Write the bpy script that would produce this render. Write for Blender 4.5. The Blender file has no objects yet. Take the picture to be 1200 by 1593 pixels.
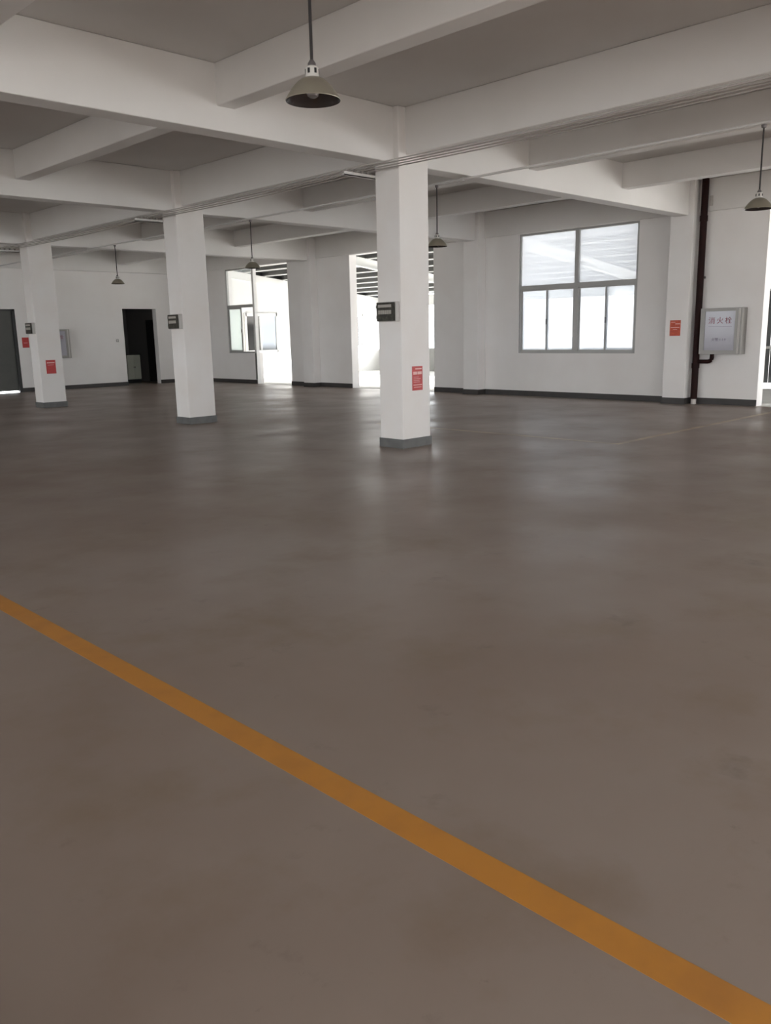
import bpy, bmesh, math
from mathutils import Vector, Matrix

# ------------------------------------------------------------------ camera, sky, exposure
S = bpy.context.scene
C = S.collection
F_PX, YAW, PITCH, ROLL, CAM_H = 1293.36, 45.381, -12.134, -1.223, 1.5
y_, p_, r_ = (math.radians(a) for a in (YAW, PITCH, ROLL))
fw = Vector((math.cos(y_)*math.cos(p_), math.sin(y_)*math.cos(p_), math.sin(p_)))
rt = Vector((math.sin(y_), -math.cos(y_), 0)); up = rt.cross(fw)
rt2 = rt*math.cos(r_) + up*math.sin(r_); up2 = up*math.cos(r_) - rt*math.sin(r_)
cam = bpy.data.cameras.new('camera'); cam_o = bpy.data.objects.new('camera', cam); C.objects.link(cam_o)
cam.sensor_fit = 'HORIZONTAL'; cam.sensor_width = 36; cam.lens = F_PX/1200*36
cam.clip_start = .05; cam.clip_end = 300
m = Matrix.Identity(4)
for i in range(3):
    m[i][0] = rt2[i]; m[i][1] = up2[i]; m[i][2] = -fw[i]
m[2][3] = CAM_H
cam_o.matrix_world = m
S.camera = cam_o

W = bpy.data.worlds.new('overcast_sky'); S.world = W; W.use_nodes = True
bg = W.node_tree.nodes['Background']; bg.inputs[0].default_value = (.93, .97, 1, 1); bg.inputs[1].default_value = 7.4
vs = S.view_settings
vs.view_transform = 'Standard'; vs.look = 'None'; vs.gamma = 1; vs.use_curve_mapping = False
vs.exposure = 0.0

sun = bpy.data.lights.new('sun', 'SUN'); sun.energy = 42; sun.angle = math.radians(4); sun.color = (1, .985, .965)  # low sun added to brighten the covered yard
sun_o = bpy.data.objects.new('sun', sun); C.objects.link(sun_o); sun_o.location = (30, -20, 20)
sun_o.rotation_euler = Vector((-.90, .45, -.30)).to_track_quat('-Z', 'Z').to_euler()

def portal(loc, nrm, w, h):
    """light portal set in an opening: guides sky sampling through it"""
    l = bpy.data.lights.new('sky_portal', 'AREA'); l.shape = 'RECTANGLE'; l.size = w; l.size_y = h
    l.cycles.is_portal = True
    o = bpy.data.objects.new('sky_portal', l); C.objects.link(o)
    o.location = loc
    o.rotation_euler = Vector(nrm).to_track_quat('-Z', 'Z').to_euler()

# ------------------------------------------------------------------ materials
def mat(name, col, rough=.6, metal=0, spec=.5, noise=None, bump=None, clear=0):
    M = bpy.data.materials.new(name); M.use_nodes = True
    nt = M.node_tree; b = nt.nodes['Principled BSDF']
    b.inputs['Base Color'].default_value = (*col, 1); b.inputs['Roughness'].default_value = rough
    b.inputs['Metallic'].default_value = metal; b.inputs['Specular IOR Level'].default_value = spec
    tc = nt.nodes.new('ShaderNodeTexCoord')
    if noise:
        sc, col2, lo, hi = noise
        n = nt.nodes.new('ShaderNodeTexNoise'); n.inputs['Scale'].default_value = sc; n.inputs['Detail'].default_value = 5
        nt.links.new(tc.outputs['Object'], n.inputs['Vector'])
        mr = nt.nodes.new('ShaderNodeMapRange'); mr.inputs['From Min'].default_value = lo; mr.inputs['From Max'].default_value = hi
        nt.links.new(n.outputs['Fac'], mr.inputs['Value'])
        mx = nt.nodes.new('ShaderNodeMix'); mx.data_type = 'RGBA'
        mx.inputs['A'].default_value = (*col, 1); mx.inputs['B'].default_value = (*col2, 1)
        nt.links.new(mr.outputs[0], mx.inputs['Factor']); nt.links.new(mx.outputs['Result'], b.inputs['Base Color'])
    if bump:
        sc, st = bump
        n = nt.nodes.new('ShaderNodeTexNoise'); n.inputs['Scale'].default_value = sc
        nt.links.new(tc.outputs['Object'], n.inputs['Vector'])
        bp = nt.nodes.new('ShaderNodeBump'); bp.inputs['Strength'].default_value = st; bp.inputs['Distance'].default_value = .01
        nt.links.new(n.outputs['Fac'], bp.inputs['Height']); nt.links.new(bp.outputs[0], b.inputs['Normal'])
    return M

def floor_mat():
    M = bpy.data.materials.new('worn_floor_paint'); M.use_nodes = True
    nt = M.node_tree; L = nt.links; b = nt.nodes['Principled BSDF']
    tc = nt.nodes.new('ShaderNodeTexCoord')
    def noise(sc, det, rough=.55):
        n = nt.nodes.new('ShaderNodeTexNoise'); n.inputs['Scale'].default_value = sc; n.inputs['Detail'].default_value = det
        n.inputs['Roughness'].default_value = rough
        L.new(tc.outputs['Object'], n.inputs['Vector']); return n.outputs['Fac']
    def ramp(v, lo, hi, a=0., c=1.):
        r = nt.nodes.new('ShaderNodeMapRange'); r.inputs[1].default_value = lo; r.inputs[2].default_value = hi
        r.inputs[3].default_value = a; r.inputs[4].default_value = c; L.new(v, r.inputs[0]); return r.outputs[0]
    def mix(fac, a, c):
        x = nt.nodes.new('ShaderNodeMix'); x.data_type = 'RGBA'; L.new(fac, x.inputs['Factor'])
        for k, v in (('A', a), ('B', c)):
            if isinstance(v, tuple): x.inputs[k].default_value = (*v, 1)
            else: L.new(v, x.inputs[k])
        return x.outputs['Result']
    base = mix(ramp(noise(.35, 4), .38, .62), FLOOR_A, FLOOR_B)
    c2 = mix(ramp(noise(1.3, 6, .6), .52, .74, 0, .75), base, FLOOR_STAIN)
    c3 = mix(ramp(noise(3.1, 8, .65), .62, .76, 0, .55), c2, FLOOR_DARK)
    c4 = mix(ramp(noise(7, 9, .7), .66, .74, 0, .45), c3, FLOOR_DARK)
    L.new(c4, b.inputs['Base Color'])
    L.new(ramp(noise(.8, 5), .3, .7, .30, .48), b.inputs['Roughness'])
    b.inputs['Specular IOR Level'].default_value = .45
    bp = nt.nodes.new('ShaderNodeBump'); bp.inputs['Strength'].default_value = .10; bp.inputs['Distance'].default_value = .02
    L.new(noise(2.2, 3), bp.inputs['Height']); L.new(bp.outputs[0], b.inputs['Normal'])
    return M

def pane_mat(name, tint, transl, gloss=.06, ttint=(1, 1, 1)):
    """window glass: see-through share, frosted (translucent) share and a thin reflection"""
    M = bpy.data.materials.new(name); M.use_nodes = True
    nt = M.node_tree; L = nt.links
    out = nt.nodes['Material Output']; nt.nodes.remove(nt.nodes['Principled BSDF'])
    tr = nt.nodes.new('ShaderNodeBsdfTransparent'); tr.inputs[0].default_value = (*ttint, 1)
    tl = nt.nodes.new('ShaderNodeBsdfTranslucent'); tl.inputs[0].default_value = (*tint, 1)
    gl = nt.nodes.new('ShaderNodeBsdfGlossy'); gl.inputs['Roughness'].default_value = .05
    a = nt.nodes.new('ShaderNodeMixShader'); a.inputs[0].default_value = transl
    L.new(tr.outputs[0], a.inputs[1]); L.new(tl.outputs[0], a.inputs[2])
    c = nt.nodes.new('ShaderNodeMixShader'); c.inputs[0].default_value = gloss
    L.new(a.outputs[0], c.inputs[1]); L.new(gl.outputs[0], c.inputs[2]); L.new(c.outputs[0], out.inputs[0])
    return M

FLOOR_A = (.282, .232, .202); FLOOR_B = (.235, .177, .144); FLOOR_STAIN = (.20, .145, .098); FLOOR_DARK = (.13, .105, .09)
M_WALL = mat('white_wall_paint', (.87, .845, .825), .75, noise=(1.2, (.83, .795, .77), .35, .75), bump=(40, .04))
M_CEIL = mat('shaded_white_ceiling_paint', (.70, .68, .66), .8, noise=(.9, (.65, .625, .60), .35, .75))  # slab shares the beam white; its weak floor bounce is painted in as grey
M_BEAM = mat('lit_white_beam_paint', (.81, .79, .77), .75, noise=(.9, (.76, .735, .71), .35, .75))  # same white as the slab, kept lighter for the light beams catch
M_PILLAR = mat('cream_pillar_paint', (.82, .79, .765), .6, noise=(1.5, (.785, .74, .70), .4, .7))
M_SKIRT = mat('grey_skirting_paint', (.13, .13, .125), .5, noise=(6, (.10, .10, .095), .4, .7))
M_SKIRTW = mat('dark_wall_skirting_paint', (.05, .045, .043), .5, noise=(6, (.04, .037, .035), .4, .7))
M_FLOOR = floor_mat()
M_YEL = mat('yellow_floor_paint', (.50, .215, .032), .5, noise=(5, (.41, .175, .032), .45, .75))
M_FADE = mat('worn_yellow_paint', (.50, .42, .30), .5, noise=(2.5, (.35, .285, .22), .4, .65))
M_ALU = mat('grey_aluminium_frame', (.42, .415, .40), .45, .3)
M_ALUW = mat('white_door_frame', (.75, .74, .72), .5)
M_CLEAR = pane_mat('clear_glass', (.8, .85, .85), .10)
M_FROST = pane_mat('frosted_glass', (.80, .84, .90), .62)
M_FROSTU = pane_mat('lightly_frosted_glass', (.84, .87, .93), .55)
M_FROSTG = pane_mat('frosted_green_glass', (.78, .82, .80), .85)
M_ROD = mat('dark_lamp_rod', (.035, .03, .03), .4, .4)
M_CREAM = mat('cream_lamp_enamel', (.30, .272, .215), .32, .35)
M_LAMPIN = mat('dull_reflector', (.11, .10, .10), .22, .85)
M_NECK = mat('lamp_neck_white', (.62, .60, .56), .4, .2)
M_CAP = mat('lamp_cap_grey', (.16, .145, .145), .45, .5)
M_BULB = mat('bulb_glass', (.35, .34, .34), .08, .3)
M_BLACK = mat('black_slot', (.01, .01, .01), .8)
M_PIPE = mat('dark_red_pipe_paint', (.022, .007, .006), .55, spec=.12, noise=(8, (.015, .006, .006), .4, .7))
M_PALE = mat('pale_putty', (.55, .51, .48), .7)
M_BOX = mat('grey_sheet_metal', (.50, .475, .45), .5, .1)
M_SMOKE = mat('smoked_cover', (.030, .027, .020), .4, 0, .15, noise=(18, (.075, .07, .055), .45, .7))
M_BREAK = mat('breaker_grey', (.36, .33, .29), .5)
M_RED = mat('red_notice_paper', (.52, .035, .035), .45, noise=(30, (.44, .03, .03), .4, .6))
M_ORED = mat('orange_red_notice_paper', (.60, .085, .030), .45, noise=(30, (.48, .06, .025), .4, .6))
M_TXT = mat('notice_lettering', (.82, .50, .47), .6)
M_HCAB = mat('hydrant_cabinet_steel', (.27, .255, .24), .4, .5)
M_HGLASS = mat('hydrant_door_glass', (.36, .345, .39), .12, 0, .5)
M_HRED = mat('hydrant_red_lettering', (.20, .03, .05), .6)
M_HPUR = mat('hydrant_grey_lettering', (.17, .13, .19), .6)
M_STEELD = mat('dark_grey_door_paint', (.085, .085, .078), .45, .1, noise=(3, (.075, .075, .07), .4, .7))
M_FRAMED = mat('dark_door_frame', (.03, .03, .03), .5)
M_WIRE = mat('pale_wire_sheath', (.50, .475, .45), .5)
M_COND = mat('white_plastic_conduit', (.66, .64, .62), .45)
M_INS = mat('porcelain_insulator', (.28, .25, .23), .3)
M_YGROUND = mat('yard_concrete', (.62, .61, .58), .8, noise=(1, (.55, .54, .51), .4, .7))
M_YWALL = mat('yard_white_wall', (.82, .81, .79), .8)
M_SHEET = mat('grey_roof_sheet', (.035, .035, .033), .7, 0, noise=(3, (.025, .025, .025), .4, .7))
M_PURLIN = mat('white_purlin_paint', (.80, .80, .78), .6)
M_PURLD = mat('purlin_web_shade', (.13, .13, .125), .7)  # grey stands in for the shade on the purlin webs
M_FENCE = mat('blue_grey_sheet', (.055, .06, .062), .5, .1)
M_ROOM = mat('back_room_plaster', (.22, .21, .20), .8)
M_CABG = mat('pale_green_cabinet', (.50, .52, .44), .5)
M_DARK = mat('near_black_paint', (.012, .012, .012), .6)
M_SWITCH = mat('grey_switch_plastic', (.30, .30, .29), .5)

# ------------------------------------------------------------------ helpers
def bm_box(bm, x0, x1, y0, y1, z0, z1):
    v = [bm.verts.new((x, y, z)) for x in (x0, x1) for y in (y0, y1) for z in (z0, z1)]
    for f in ((0,1,3,2), (4,6,7,5), (0,4,5,1), (2,3,7,6), (0,2,6,4), (1,5,7,3)):
        bm.faces.new([v[i] for i in f])

def bm_tube(bm, pts, rad, seg=12, caps=True):
    pts = [Vector(p) for p in pts]; rings = []
    for i, p in enumerate(pts):
        t = (pts[min(i+1, len(pts)-1)] - pts[max(i-1, 0)]).normalized()
        a = Vector((0, 0, 1)) if abs(t.z) < .9 else Vector((1, 0, 0))
        u = t.cross(a).normalized(); w = t.cross(u).normalized()
        rr = rad[i] if isinstance(rad, (list, tuple)) else rad
        rings.append([bm.verts.new(p + (u*math.cos(k*2*math.pi/seg) + w*math.sin(k*2*math.pi/seg))*rr) for k in range(seg)])
    for a, b in zip(rings, rings[1:]):
        for k in range(seg):
            bm.faces.new((a[k], a[(k+1) % seg], b[(k+1) % seg], b[k]))
    if caps:
        bm.faces.new(rings[0]); bm.faces.new(rings[-1][::-1])

def bm_lathe(bm, prof, c=(0, 0, 0), seg=40):
    rings = []
    for r, z in prof:
        if r < 1e-5: rings.append([bm.verts.new((c[0], c[1], c[2]+z))])
        else: rings.append([bm.verts.new((c[0]+r*math.cos(2*math.pi*k/seg), c[1]+r*math.sin(2*math.pi*k/seg), c[2]+z)) for k in range(seg)])
    for a, b in zip(rings, rings[1:]):
        for k in range(seg):
            q = [a[k % len(a)], a[(k+1) % len(a)], b[(k+1) % len(b)], b[k % len(b)]]
            q = list(dict.fromkeys(q))
            if len(q) > 2: bm.faces.new(q)

def obj(name, bm, material, parent=None, smooth=False, bevel=0, kind=None, label=None, cat=None, group=None):
    bmesh.ops.recalc_face_normals(bm, faces=bm.faces)
    if bevel:
        bmesh.ops.bevel(bm, geom=[e for e in bm.edges if e.is_manifold and e.calc_face_angle(0) > .5], offset=bevel, segments=2, affect='EDGES', profile=.5)
    me = bpy.data.meshes.new(name); bm.to_mesh(me); bm.free()
    me.materials.append(material)
    if smooth:
        me.polygons.foreach_set('use_smooth', [True]*len(me.polygons))
        me.set_sharp_from_angle(angle=math.radians(35))
    o = bpy.data.objects.new(name, me); C.objects.link(o)
    if parent: o.parent = parent
    tag(o, label, cat, group, kind)
    return o

def tag(o, label=None, cat=None, group=None, kind=None):
    for k, v in (('label', label), ('category', cat), ('group', group), ('kind', kind)):
        if v: o[k] = v
    return o

def thing(name, label, cat, loc=(0, 0, 0), rz=0, group=None, kind=None):
    o = bpy.data.objects.new(name, None); o.empty_display_size = .1; C.objects.link(o)
    o.location = loc; o.rotation_euler = (0, 0, rz)
    return tag(o, label, cat, group, kind)

def box(name, b, material, parent=None, bevel=0, **k):
    bm = bmesh.new(); bm_box(bm, *b); return obj(name, bm, material, parent, bevel=bevel, **k)

def boxes(name, bs, material, parent=None, **k):
    bm = bmesh.new()
    for b in bs: bm_box(bm, *b)
    return obj(name, bm, material, parent, **k)

def copy_tree(o, parent=None):
    c = o.copy(); C.objects.link(c); c.parent = parent
    for ch in list(o.children): copy_tree(ch, c)
    return c

def wall_rects(u0, u1, z0, z1, holes):
    """rectangles (u0,u1,z0,z1) covering a wall with rectangular holes"""
    us = sorted({u0, u1, *[h[0] for h in holes], *[h[1] for h in holes]})
    us = [u for u in us if u0 <= u <= u1]; out = []
    for a, b in zip(us, us[1:]):
        zz = z0
        for h in sorted((h for h in holes if h[0] <= a+1e-6 and h[1] >= b-1e-6), key=lambda h: h[2]):
            if h[2] > zz: out.append((a, b, zz, h[2]))
            zz = h[3]
        if zz < z1: out.append((a, b, zz, z1))
    return out

# ------------------------------------------------------------------ the hall
XW, YL, T = 16.13, 25.53, .26              # window wall plane, far-left wall plane, wall thickness
XB, YB = -8.5, -8.0                        # walls behind the camera
ZS, ZA, ZB, ZSEC = 4.216, 3.572, 3.662, 3.81   # slab, main cross beams, column-row beams, secondary beams
PX, PW, PL = 7.867, .539, .423             # pillars: front plane, size along x, size along y
PYS = [7.61, 12.816, 18.949]
DZ = 3.62

box('floor', (XB-.3, XW, YB-.3, YL, -.2, 0), M_FLOOR, kind='structure')
box('ceiling', (XB-.3, XW+T, YB-.3, YL+.24, ZS, ZS+.2), M_CEIL, kind='structure')

holes_r = [(22.07, 23.57, .97, DZ), (20.31, 22.07, 0, DZ), (14.45, 17.56, 0, DZ), (8.85, 11.83, .98, DZ), (3.0, 6.28, 0, DZ),
           (-2.6, .8, .98, DZ), (-6.9, -3.6, .98, DZ)]
boxes('wall_right', [(XW, XW+T, a, b, c, d) for a, b, c, d in wall_rects(YB, YL, 0, ZS, holes_r)], M_WALL, kind='structure')
holes_l = [(7.6, 10.02, 0, 2.42), (13.45, 14.66, 0, 2.45)]
boxes('wall_left', [(a, b, YL, YL+.24, c, d) for a, b, c, d in wall_rects(XB-.3, XW+T, 0, ZS, holes_l)], M_WALL, kind='structure')
holes_n = [(-7.5, -4.2, .9, DZ), (-3.2, .2, .9, DZ), (1.2, 4.6, .9, DZ), (5.6, 9.0, 0, DZ), (10, 13.4, .9, DZ)]
boxes('wall_near', [(a, b, YB-.3, YB, c, d) for a, b, c, d in wall_rects(XB-.3, XW+T, 0, ZS, holes_n)], M_WALL, kind='structure')
holes_b = [(y, y+w, .9, DZ) for y, w in ((-7.2, 3.6), (-2.6, 3.8), (2.1, 5.0), (8.3, 4.3), (13.5, 5.2), (19.7, 5.2))]  # unseen window openings, enlarged to let more daylight in
boxes('wall_back', [(XB-.3, XB, a, b, c, d) for a, b, c, d in wall_rects(YB, YL, 0, ZS, holes_b)], M_WALL, kind='structure')
for a, b, c, d in holes_n: portal(((a+b)/2, YB-.32, (c+d)/2), (0, 1, 0), b-a, d-c)
for a, b, c, d in holes_b: portal((XB-.32, (a+b)/2, (c+d)/2), (1, 0, 0), b-a, d-c)

# skirting along the two visible walls
def skirt(name, bs): boxes(name, bs, M_SKIRTW, kind='structure')
SK, SD = .12, .015
skirt('baseboard_right', [(XW-SD, XW, a, b, 0, SK) for a, b in ((22.07, YL), (17.56, 20.31), (6.28, 14.45), (YB, 3.0))])
skirt('baseboard_left', [(a, b, YL-SD, YL, 0, SK) for a, b in ((XB, 7.6), (10.02, 13.45), (14.66, XW-SD))])

# pillars of the middle row (and one more bay towards the camera), pilasters on the window wall
ALLY = [1.45] + PYS
for y in [-3.2] + ALLY:
    bm = bmesh.new(); bm_box(bm, PX, PX+PW, y, y+PL, 0, ZS)
    p = obj('pillar', bm, M_PILLAR, kind='structure', bevel=.012)
    boxes('skirting', [(PX-.012, PX+PW+.012, y-.012, y, 0, SK), (PX-.012, PX+PW+.012, y+PL, y+PL+.012, 0, SK),
                       (PX-.012, PX, y, y+PL, 0, SK), (PX+PW, PX+PW+.012, y, y+PL, 0, SK)], M_SKIRT, p)
    bm = bmesh.new(); bm_box(bm, -.24, PX+PW-8.1-.005, y, y+PL, 0, ZS)
    obj('pillar', bm, M_PILLAR, kind='structure', bevel=.012)
XP, PS = 15.857, .465
for y in [-3.2] + ALLY:
    yc = y + PL/2
    bm = bmesh.new(); bm_box(bm, XP, XW, yc-PS/2, yc+PS/2, 0, ZS)
    p = obj('pilaster', bm, M_WALL, kind='structure', bevel=.008)
    boxes('skirting', [(XP-.012, XP, yc-PS/2-.012, yc+PS/2+.012, 0, SK), (XP, XW-SD, yc-PS/2-.012, yc-PS/2, 0, SK),
                       (XP, XW-SD, yc+PS/2, yc+PS/2+.012, 0, SK)], M_SKIRTW, p)

# beams: main cross beams (along x), column-row and secondary beams (along y)
def beam(b): 
    bm = bmesh.new(); bm_box(bm, *b); return obj('beam', bm, M_BEAM, kind='structure', bevel=.01)
for y in [-3.2] + ALLY: beam((XB, XW, y+.085, y+.085+.282, ZA, ZS))
beam((XB, XW, YL-.16, YL, ZA, ZS))
for x, z, w in ((-.1, ZB, .28), (2.6, ZSEC, .225), (5.295, ZSEC, .225), (8.0, ZB, .28), (10.7, ZSEC, .225), (13.38, ZSEC, .225), (XW-.05, DZ+.01, .05)):
    beam((x, x+w, YB, YL, z, ZS))

# ------------------------------------------------------------------ windows and doors of the hall
def pane(name, b, material, parent):
    return box(name, b, material, parent)
def frame_rect(y0, y1, z0, z1, x0, x1, t):
    return [(x0, x1, y0, y1, z0, z0+t), (x0, x1, y0, y1, z1-t, z1), (x0, x1, y0, y0+t, z0+t, z1-t), (x0, x1, y1-t, y1, z0+t, z1-t)]

w1 = thing('window_1', 'large grey aluminium window with six frosted panes beside the fire pipe', 'window', (0, 0, 0), kind='structure')
y0, y1, z0, z1, ym, zt = 8.85, 11.83, .98, DZ, 10.31, 2.44
xf = XW+.02
boxes('window_frame', frame_rect(y0, y1, z0, z1, xf, xf+.08, .045), M_ALU, w1)
box('mullion', (xf-.005, xf+.085, ym-.05, ym+.05, z0, z1), M_ALU, w1)
boxes('transom', [(xf-.003, xf+.083, y0, y1, zt-.045, zt+.045)], M_ALU, w1)
for a, b in ((y0+.045, ym-.05), (ym+.05, y1-.045)):
    pane('pane', (xf+.04, xf+.046, a, b, zt+.045, z1-.045), M_FROSTU, w1)
    c = (a+b)/2
    for k, (s, e) in enumerate(((a, c+.025), (c-.025, b))):
        xs = xf+.012+.03*k
        sash = boxes('sash', frame_rect(s, e, z0+.045, zt-.045, xs, xs+.025, .03), M_ALU, w1)
        pane('pane', (xs+.01, xs+.015, s+.03, e-.03, z0+.075, zt-.075), M_FROST, sash)
    box('latch', (xf-.012, xf+.012, c-.012, c+.012, 1.62, 1.74), M_CAP, w1)

w2 = thing('window_2', 'aluminium window with one sliding sash pushed open beside the open doorway', 'window', (0, 0, 0), kind='structure')
y0, y1 = 22.07, 23.57
boxes('window_frame', frame_rect(y0+.03, y1, .97, DZ, xf, xf+.08, .045), M_ALU, w2)
box('transom', (xf-.003, xf+.083, y0+.03, y1, 2.40, 2.49), M_ALU, w2)
box('door_post', (xf-.02, xf+.10, y0-.03, y0+.06, 0, DZ), M_ALUW, w2)
pane('pane', (xf+.04, xf+.046, y0+.075, y1-.045, 2.49, DZ-.045), M_CLEAR, w2)
for k, (s, e) in enumerate(((22.80, y1-.045), (22.83, y1-.06))):
    sash = boxes('sash', frame_rect(s, e, 1.015, 2.40, xf+.012+.03*k, xf+.037+.03*k, .04), M_ALU, w2)
    pane('pane', (xf+.02+.03*k, xf+.025+.03*k, s+.04, e-.04, 1.055, 2.36), M_FROSTG if k == 0 else M_CLEAR, sash)
box('latch', (xf-.01, xf+.012, 22.80, 22.83, 1.62, 1.72), M_CAP, w2)

d1 = thing('door_1', 'dark grey steel door with light under it in the far wall', 'door', (0, 0, 0), kind='structure')
boxes('door_frame', [(7.6, 7.68, YL-.01, YL+.12, 0, 2.42), (9.93, 10.02, YL-.01, YL+.12, 0, 2.42), (7.6, 10.02, YL-.01, YL+.12, 2.36, 2.42)], M_FRAMED, d1)
for a, b in ((7.68, 8.80), (8.81, 9.93)):
    leaf = box('door_leaf', (a, b, YL+.04, YL+.09, .05, 2.36), M_STEELD, d1, bevel=.004)
    bm = bmesh.new(); hx = b-.09 if a < 8 else a+.09
    bm_tube(bm, [(hx, YL+.04, 1.05), (hx, YL-.01, 1.05), (hx, YL-.01, 1.25), (hx, YL+.04, 1.25)], .012, 8)
    obj('handle', bm, M_ALU, leaf)

# dark back room behind the doorway
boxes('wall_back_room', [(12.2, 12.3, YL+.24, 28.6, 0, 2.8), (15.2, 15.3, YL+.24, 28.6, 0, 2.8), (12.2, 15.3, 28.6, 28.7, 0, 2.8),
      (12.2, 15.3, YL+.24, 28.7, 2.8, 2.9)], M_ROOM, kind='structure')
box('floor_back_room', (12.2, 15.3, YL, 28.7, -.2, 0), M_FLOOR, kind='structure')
cb = thing('storage_cabinet', 'pale green low cabinet with black plinth inside the dark doorway', 'cabinet', (14.42, 27.0, 0))
box('body', (-.28, .22, -.2, .2, .12, .95), M_CABG, cb, bevel=.008)
box('plinth', (-.26, .20, -.18, .18, 0, .12), M_DARK, cb)
for s in (0, 1):
    dr = box('door', (-.27+.245*s, -.03+.245*s, -.215, -.2, .15, .92), M_CABG, cb, bevel=.003)
    box('knob', (-.05+.04*s, -.035+.04*s, -.232, -.215, .5, .56), M_CAP, dr)
box('top', (-.30, .24, -.22, .22, .95, .975), M_DARK, cb, bevel=.003)
d2 = thing('door_2', 'black door leaf standing open inside the dark back room', 'door', (0, 0, 0), kind='structure')
lf = box('door_leaf', (15.12, 15.17, 26.2, 27.1, .02, 2.12), M_DARK, d2, bevel=.004)
box('handle', (15.07, 15.12, 26.28, 26.31, 1.0, 1.14), M_CAP, lf)

# ------------------------------------------------------------------ the covered yard outside
XO = 25.0                                   # outer edge of the yard
def zroof(x): return 3.95 - .116*(x-16.39)
box('yard_ground', (XW, 60, -30, 25.6, -.25, -.02), M_YGROUND, kind='structure')
# white gable wall with a top that follows the lean-to roof, two windows in it
hy = [(18.25, 19.68, .93, 2.27), (23.45, 24.12, .98, 2.25)]
rects = wall_rects(XW+T, 25.2, -.1, 2.6, hy)
bm = bmesh.new()
for a, b, c, d in rects: bm_box(bm, a, b, YL+.02, YL+.26, c, d)
xa, xb = XW+T, 25.2
v = [bm.verts.new(p) for p in ((xa, YL+.02, 2.6), (xb, YL+.02, 2.6), (xb, YL+.02, zroof(xb)), (xa, YL+.02, zroof(xa)),
                               (xa, YL+.26, 2.6), (xb, YL+.26, 2.6), (xb, YL+.26, zroof(xb)), (xa, YL+.26, zroof(xa)))]
for f in ((0,1,2,3), (4,7,6,5), (0,3,7,4), (1,5,6,2), (3,2,6,7), (0,4,5,1)): bm.faces.new([v[i] for i in f])
obj('wall_yard', bm, M_YWALL, kind='structure')
bm = bmesh.new()                            # sloping cornice band at the head of that wall
v = [bm.verts.new((x, y, zroof(x)-o)) for x in (xa, xb) for y in (YL-.05, YL+.02) for o in (.02, .28)]
for f in ((0,1,3,2), (4,6,7,5), (0,4,5,1), (2,3,7,6), (0,2,6,4), (1,5,7,3)): bm.faces.new([v[i] for i in f])
obj('trim_1', bm, M_YWALL, kind='structure')
for n, (a, b, c, d) in enumerate(hy):
    w = thing('window_%d' % (n+3), ['white yard window with a dark open half seen through the doorway', 'narrow white yard window with grey glass behind the wide opening'][n], 'window', kind='structure')
    fr = [(a, b, YL-.03, YL+.10, c-.05, c+.05), (a, b, YL-.03, YL+.10, d-.06, d+.05), (a-.05, a+.05, YL-.03, YL+.10, c-.05, d+.05), (b-.05, b+.05, YL-.03, YL+.10, c-.05, d+.05)]
    boxes('window_frame', fr, M_ALUW, w)
    mid = a + (b-a)*(.48, .3)[n]
    box('sash_rail', (mid-.03, mid+.03, YL+.0, YL+.06, c+.05, d-.06), M_ALUW, w)
    box('pane', (mid+.03, b-.05, YL+.02, YL+.03, c+.05, d-.06), M_FROST if n == 0 else M_CLEAR, w)
    if n: box('pane', (a+.05, mid-.03, YL+.04, YL+.05, c+.05, d-.06), M_CLEAR, w)
boxes('wall_beyond_yard', [(17, 24.9, 27.5, 27.6, -.1, 3.4), (17, 24.9, YL+.26, 27.6, 3.4, 3.5), (16.9, 17, YL+.26, 27.6, -.1, 3.4), (24.8, 24.9, YL+.26, 27.5, -.1, 3.4)], mat('room_shade_black', (.03, .027, .024), .9), kind='structure')  # near-black walls stand in for the darkness seen in the yard window

boxes('ground_outside', [(-90, XB-.3, -60, 90, -.3, -.1), (XB-.3, XW, -60, YB-.3, -.3, -.1)], mat('outdoor_paving', (.24, .225, .205), .9), kind='structure')
rf = thing('canopy_roof', 'lean-to canopy of dark sheets on white purlins outside the hall', 'canopy', (0, 0, 0))
PUR = [16.6 + .87*k for k in range(10)]
YR0, YR1 = -6.0, YL+.1
def slab_x(bm, xa, xb, y0, y1, o0, o1):
    v = [bm.verts.new((x, y, zroof(x)+o)) for x in (xa, xb) for y in (y0, y1) for o in (o0, o1)]
    for f in ((0,1,3,2), (4,6,7,5), (0,4,5,1), (2,3,7,6), (0,2,6,4), (1,5,7,3)): bm.faces.new([v[i] for i in f])
bm = bmesh.new(); slab_x(bm, 16.39, 25.5, YL+.10, YL+.16, 0, .16); obj('gable_shade_board', bm, M_FRAMED, rf)  # added dark board, stands in for the black shade above the wall
edges = [16.39] + PUR[1:] + [25.5]
for a, b in zip(edges, edges[1:]):
    bm = bmesh.new(); slab_x(bm, a, b, YR0, YR1, .13, .15); obj('roof_sheet', bm, M_SHEET, rf)
for x in PUR:
    bm = bmesh.new(); slab_x(bm, x-.03, x+.035, YR0, YR1, .02, .13); pu = obj('purlin', bm, M_PURLD, rf)
    bm = bmesh.new(); slab_x(bm, x-.04, x+.035, YR0, YR1, -.005, .02); obj('flange', bm, M_PURLIN, pu, label='lower flange, white for the ground light')  # white flange stands in for light bounced up from the ground
for y in (19.16, 13.0, 6.9, 1.0):
    bm = bmesh.new(); slab_x(bm, 16.39, 25.3, y-.07, y+.07, -.26, -.235); slab_x(bm, 16.39, 25.3, y-.015, y+.015, -.235, -.02); slab_x(bm, 16.39, 25.3, y-.07, y+.07, -.02, 0)
    obj('rafter', bm, M_PURLIN, rf)
    box('post', (XO+.05, XO+.2, y-.07, y+.07, -.02, 2.72), M_PURLIN, rf)
box('eave_beam', (XO+.03, XO+.17, YR0, YR1, 2.55, 2.95), M_PURLIN, rf)
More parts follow.
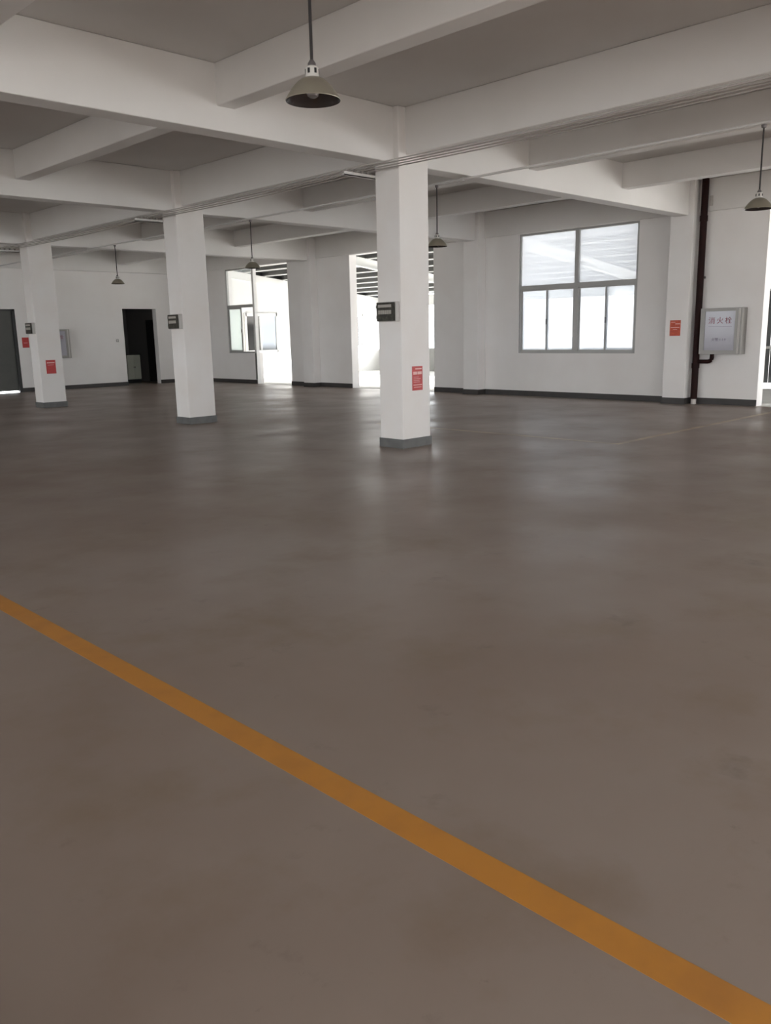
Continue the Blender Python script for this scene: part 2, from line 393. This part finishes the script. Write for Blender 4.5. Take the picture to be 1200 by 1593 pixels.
box('wall_low_yard', (XO, XO+.22, 9.0, 25.5, -.02, .88), mat('grey_render', (.30, .30, .29), .8), kind='structure')
portal((XO+.3, 10, 1.3), (-1, 0, 0), 31, 2.5)
portal((20.5, YR0-.1, 1.6), (0, 1, 0), 9, 3.2)
fn = thing('sheet_fence', 'blue-grey sheet metal fence panel beyond the right doorway', 'fence', (21.4, 6.6, -.02))
for k in range(5):
    box('sheet_panel', (0, .04, -2.5+k, -1.51+k, .12, 2.35), M_FENCE, fn, bevel=.006)
for z in (.95, 2.33): box('rail', (-.04, 0, -2.5, 2.5, z, z+.06), M_ALU, fn)
for k in range(3): box('post', (.04, .10, -2.5+2.42*k, -2.43+2.42*k, 0, 2.4), M_ALU, fn)

# ------------------------------------------------------------------ floor lines
box('floor_line', (1.612, 1.722, -5.5, 24.0, 0, .0008), M_YEL, label='bright orange-yellow line painted across the grey floor', cat='floor line')
box('floor_line', (9.86, 9.95, 5.58, 10.2, 0, .0008), M_FADE, label='faded yellow line on the floor running past the pillars towards the window', cat='floor line')
box('floor_line', (9.95, 15.4, 5.58, 5.67, 0, .0008), M_FADE, label='faded yellow line on the floor leading to the right doorway', cat='floor line')

# ------------------------------------------------------------------ pendant lamps
def make_lamp(rod):
    root = thing('pendant_lamp', 'lamp', 'lamp')          # origin at the rim centre
    bm = bmesh.new()
    R = .142
    outer = [(.034, .108), (.044, .106), (.060, .098), (.080, .084), (.100, .064), (.117, .043), (.130, .024), (.139, .010), (R, .004), (R+.003, 0), (R+.001, -.004)]
    bm_lathe(bm, outer)
    sh = obj('shade', bm, M_CREAM, root, smooth=True)
    bm = bmesh.new(); bm_lathe(bm, [(.030, .104), (.042, .102), (.057, .094), (.077, .080), (.097, .060), (.114, .039), (.127, .020), (.136, .007), (R-.003, .001), (R+.001, -.004)])
    obj('reflector', bm, M_LAMPIN, sh, smooth=True)
    bm = bmesh.new(); bm_lathe(bm, [(0, .106), (.036, .106), (.034, .135), (.033, .155), (.026, .162), (0, .162)])
    nk = obj('neck', bm, M_NECK, root, smooth=True)
    for k in range(6):
        a = k*math.pi/3 + .35
        bm = bmesh.new(); bm_box(bm, -.006, .006, -.004, .004, -.012, .012)
        s = obj('vent_slot', bm, M_BLACK, nk); s.location = (.0325*math.cos(a), .0325*math.sin(a), .136); s.rotation_euler = (0, 0, a+math.pi/2)
    bm = bmesh.new(); bm_lathe(bm, [(0, .162), (.022, .162), (.021, .176), (.014, .186), (.010, .193), (0, .193)])
    obj('socket_cap', bm, M_CAP, root, smooth=True)
    bm = bmesh.new(); bm_lathe(bm, [(0, .098), (.016, .095), (.018, .075), (.032, .052), (.036, .035), (.028, .018), (.012, .009), (0, .007)], seg=20)
    obj('bulb', bm, M_BULB, root, smooth=True)
    bm = bmesh.new(); bm_tube(bm, [(0, 0, .19), (0, 0, rod)], .0085, 10)
    obj('rod', bm, M_ROD, root, smooth=True)
    bm = bmesh.new(); bm_lathe(bm, [(0, rod-.03), (.022, rod-.03), (.026, rod-.012), (.026, rod), (0, rod)], seg=16)
    obj('ceiling_clip', bm, M_CAP, root, smooth=True)
    return root
ZL = 2.705
near = make_lamp(ZS - 2.70); near.location = (3.07, 3.585, 2.70)
near['label'] = 'cream bell pendant lamp on a dark rod hung straight from the ceiling slab'
CX, CZ = 9.36, 3.55
proto = make_lamp(CZ - ZL - .017)
for k, (y, lab) in enumerate(((3.77, 'pendant lamp on a rod from the conduit in front of the right doorway'),
                              (8.31, 'pendant lamp half hidden by the pillar with a lettered red notice'),
                              (12.78, 'pendant lamp hanging in front of the top corner of the open yard doorway'),
                              (17.85, 'small pendant lamp hanging against the far white wall above the dark doorway'))):
    o = proto if k == 0 else copy_tree(proto)
    o.location = (CX, y, ZL); o['label'] = lab

# ------------------------------------------------------------------ conduit, wires and their brackets
cd = thing('conduit', 'white plastic conduit running under the cross beams carrying the lamps', 'conduit', (CX, 0, CZ))
bm = bmesh.new(); bm_tube(bm, [(0, YB+.05, 0), (0, YL-.2, 0)], .016, 10); obj('tube', bm, M_COND, cd, smooth=True)
for y in ALLY:
    boxes('clip', [(-.025, .025, y+.20, y+.23, -.02, .02)], M_COND, cd)
WX = [PX-.42, PX-.31, PX-.20, PX-.09]
for k, x in enumerate(WX):
    bm = bmesh.new()
    ys = [YB+.05] + [y+PL+.06 for y in [-3.2]+ALLY] + [YL-.02]
    pts = []
    for a, b in zip(ys, ys[1:]):
        for t in range(8): s = t/8; pts.append((x, a+(b-a)*s, 3.505 - .10*s*(1-s)))
    pts.append((x, ys[-1], 3.505))
    bm_tube(bm, pts, .008, 6)
    obj('overhead_wire', bm, M_WIRE, smooth=True, label='pale power wire strung on the %s insulators of the pillar cross arms' % ('outermost', 'second outermost', 'second innermost', 'innermost')[k], cat='wire', group='wires strung along the pillar row')
labs = {7.61: 'steel cross arm with insulators on the pillar with the tall lettered notice', 12.816: 'steel cross arm with insulators on the middle pillar without a red notice',
        18.949: 'steel cross arm with insulators on the pillar nearest the steel door'}
for y in PYS:
    br = thing('wire_bracket', labs[y], 'bracket', (PX, y+PL, 3.42))
    boxes('arm', [(-.52, .2, .012, .05, 0, .012), (-.52, .2, .012, .018, 0, .045)], M_COND, br)
    for x in WX:
        bm = bmesh.new(); bm_lathe(bm, [(0, .012), (.014, .012), (.024, .022), (.024, .038), (.015, .046), (.015, .056), (.024, .062), (.022, .075), (0, .075)], (x-PX, .036, 0), 12)
        obj('insulator', bm, M_INS, br, smooth=True)

# ------------------------------------------------------------------ breaker boxes on the pillars
def breaker_box(y, lab, w=.35, h=.25, d=.065):
    t = thing('breaker_box', lab, 'breaker box', (PX, y, 1.645))
    box('enclosure', (-d, 0, 0, w, 0, h), M_BOX, t, bevel=.006)
    cv = box('cover', (-d-.022, -d, .012, w-.012, .008, h-.008), M_SMOKE, t, bevel=.008)
    for k in range(6):
        box('breaker', (-d-.030, -d-.022, .06+.04*k, .092+.04*k, .095, .145), M_BREAK, cv)
    box('label_strip', (-d-.026, -d-.022, .06, w-.05, .18, .215), M_BREAK, cv)
    for z in (.04, h-.08): box('hinge', (-d-.012, -d+.006, w-.004, w+.004, z, z+.04), M_CAP, t)
    return t
breaker_box(7.64, 'breaker box with smoked cover on the pillar with the tall lettered notice')
breaker_box(12.84, 'breaker box with smoked cover on the pillar without any notice')
breaker_box(18.975, 'breaker box with smoked cover on the pillar beside the grey steel door', .35)

# ------------------------------------------------------------------ red notices
def notice(name, lab, material, loc, rz, w, h, lines):
    """a sheet standing in its local xz plane, printed side towards -y"""
    t = thing(name, lab, 'notice', loc, rz)
    box('sheet', (0, w, -.003, 0, 0, h), material, t)
    for a, b, c, d in lines:
        box('printed_line', (w*a, w*b, -.0036, -.003, h*c, h*d), M_TXT, t)
    return t
big = [(.30, .92, .87, .92), (.10, .48, .66, .78), (.52, .92, .66, .78), (.12, .62, .55, .565), (.12, .8, .48, .495), (.12, .7, .41, .425), (.12, .75, .34, .355), (.1, .92, .21, .245), (.14, .88, .12, .145)]
small = [(.1, .9, .76, .84), (.15, .8, .62, .64)]
notice('red_notice', 'tall red notice with several lines of white lettering on a pillar', M_RED, (8.055, 7.61, .75), 0, .20, .315, big)
notice('red_notice', 'squat red notice with a white heading line on the pillar near the steel door', M_RED, (8.01, 18.949, .76), 0, .22, .305, small)
notice('red_notice', 'dark red notice on the far white wall beside the steel door', M_RED, (10.15, YL, 1.30), 0, .20, .30, [(.2, .8, .45, .48)])
notice('red_notice', 'orange-red notice on the pilaster between window and fire pipe', M_ORED, (XP, 7.955, 1.33), -math.pi/2, .22, .30, [(.1, .5, .86, .89), (.5, .95, .74, .79), (.08, .9, .52, .555), (.3, .7, .40, .42)])

# ------------------------------------------------------------------ fire pipe and hydrant cabinets
fp = thing('fire_pipe', 'dark red fire pipe rising from the floor beside the hydrant cabinet', 'pipe', (16.01, 7.46, 0))
bm = bmesh.new(); bm_tube(bm, [(0, 0, .10), (0, 0, ZS-.002)], .064, 20); obj('riser', bm, M_PIPE, fp, smooth=True)
bm = bmesh.new(); bm_tube(bm, [(0, 0, 0), (0, 0, .11)], .05, 16); obj('pipe_foot', bm, M_PALE, fp, smooth=True)
for z in (.7, 3.45):
    bm = bmesh.new(); bm_tube(bm, [(0, 0, z), (0, 0, z+.10)], .074, 20); obj('coupling', bm, M_PIPE, fp, smooth=True)
bm = bmesh.new()
pts = [(0, -.05, .83), (0, -.24, .83)] + [(0, -.24-.08*math.sin(a), .83+.08*(1-math.cos(a))) for a in (math.pi/8*k for k in range(1, 5))] + [(0, -.32, .974)]
bm_tube(bm, pts, .04, 14); obj('branch', bm, M_PIPE, fp, smooth=True)
box('pipe_strap', (.05, .10, -.06, .06, 2.4, 2.44), M_CAP, fp)
box('wall_tag', (.03, .045, -.14, -.085, 3.72, 3.9), M_PALE, fp)

def text_mesh(name, body, size, material, parent, loc, rot, bold=0):
    cu = bpy.data.curves.new(name, 'FONT'); cu.body = body; cu.size = size; cu.align_x = 'CENTER'; cu.align_y = 'CENTER'
    cu.extrude = .0006; cu.offset = bold; cu.resolution_u = 3
    to = bpy.data.objects.new(name, cu); C.objects.link(to)
    bpy.context.view_layer.update()
    dg = bpy.context.evaluated_depsgraph_get()
    me = bpy.data.meshes.new_from_object(to.evaluated_get(dg)); me.name = name
    bpy.data.objects.remove(to)
    me.materials.clear(); me.materials.append(material)
    o = bpy.data.objects.new(name, me); C.objects.link(o); o.parent = parent
    o.location = loc; o.rotation_euler = rot
    return o

def hydrant(lab, loc, rz):
    """front in the local xz plane facing -y, back on the wall at y=0"""
    t = thing('hydrant_cabinet', lab, 'hydrant cabinet', loc, rz)
    w, h, d = .80, .86, .20
    box('body', (0, w, -d, 0, 0, h), M_HCAB, t, bevel=.006)
    dr = boxes('door_frame', [(0, .09, -d-.03, -d, 0, h), (w-.13, w, -d-.03, -d, 0, h), (.09, w-.13, -d-.03, -d, 0, .075), (.09, w-.13, -d-.03, -d, h-.06, h)], M_HCAB, t)
    box('glass', (.09, w-.13, -d-.018, -d-.012, .075, h-.06), M_HGLASS, dr, )
    box('edge_strip', (w-.075, w-.035, -d-.034, -d-.03, .01, h-.01), M_BOX, dr)
    box('rule', (.16, w-.19, -d-.0195, -d-.018, .515, .522), M_HPUR, dr)
    for k, ch in enumerate('消火栓'):
        text_mesh('lettering', ch, .135, M_HRED, dr, ((w-.04)/2-.16+.16*k, -d-.0195, .62), (math.pi/2, 0, 0), 0)
    for k, ch in enumerate('火警119'):
        text_mesh('lettering', ch, .065, M_HPUR, dr, ((w-.04)/2-.12+(.075*k if k < 2 else .05+.046*k), -d-.0195, .27), (math.pi/2, 0, 0), 0)
    return t
hydrant('grey fire hydrant cabinet with lettered glass door beside the fire pipe', (XW, 7.36, .975), -math.pi/2)
hydrant('fire hydrant cabinet on the far white wall partly behind a pillar', (10.72, YL, .96), 0)

sw = thing('light_switch', 'small grey light switch on the far white wall by the dark doorway', 'switch', (13.15, YL, 1.40))
box('plate', (0, .09, -.012, 0, 0, .09), M_SWITCH, sw, bevel=.003)
box('rocker', (.025, .065, -.02, -.012, .02, .07), M_BOX, sw, bevel=.002)
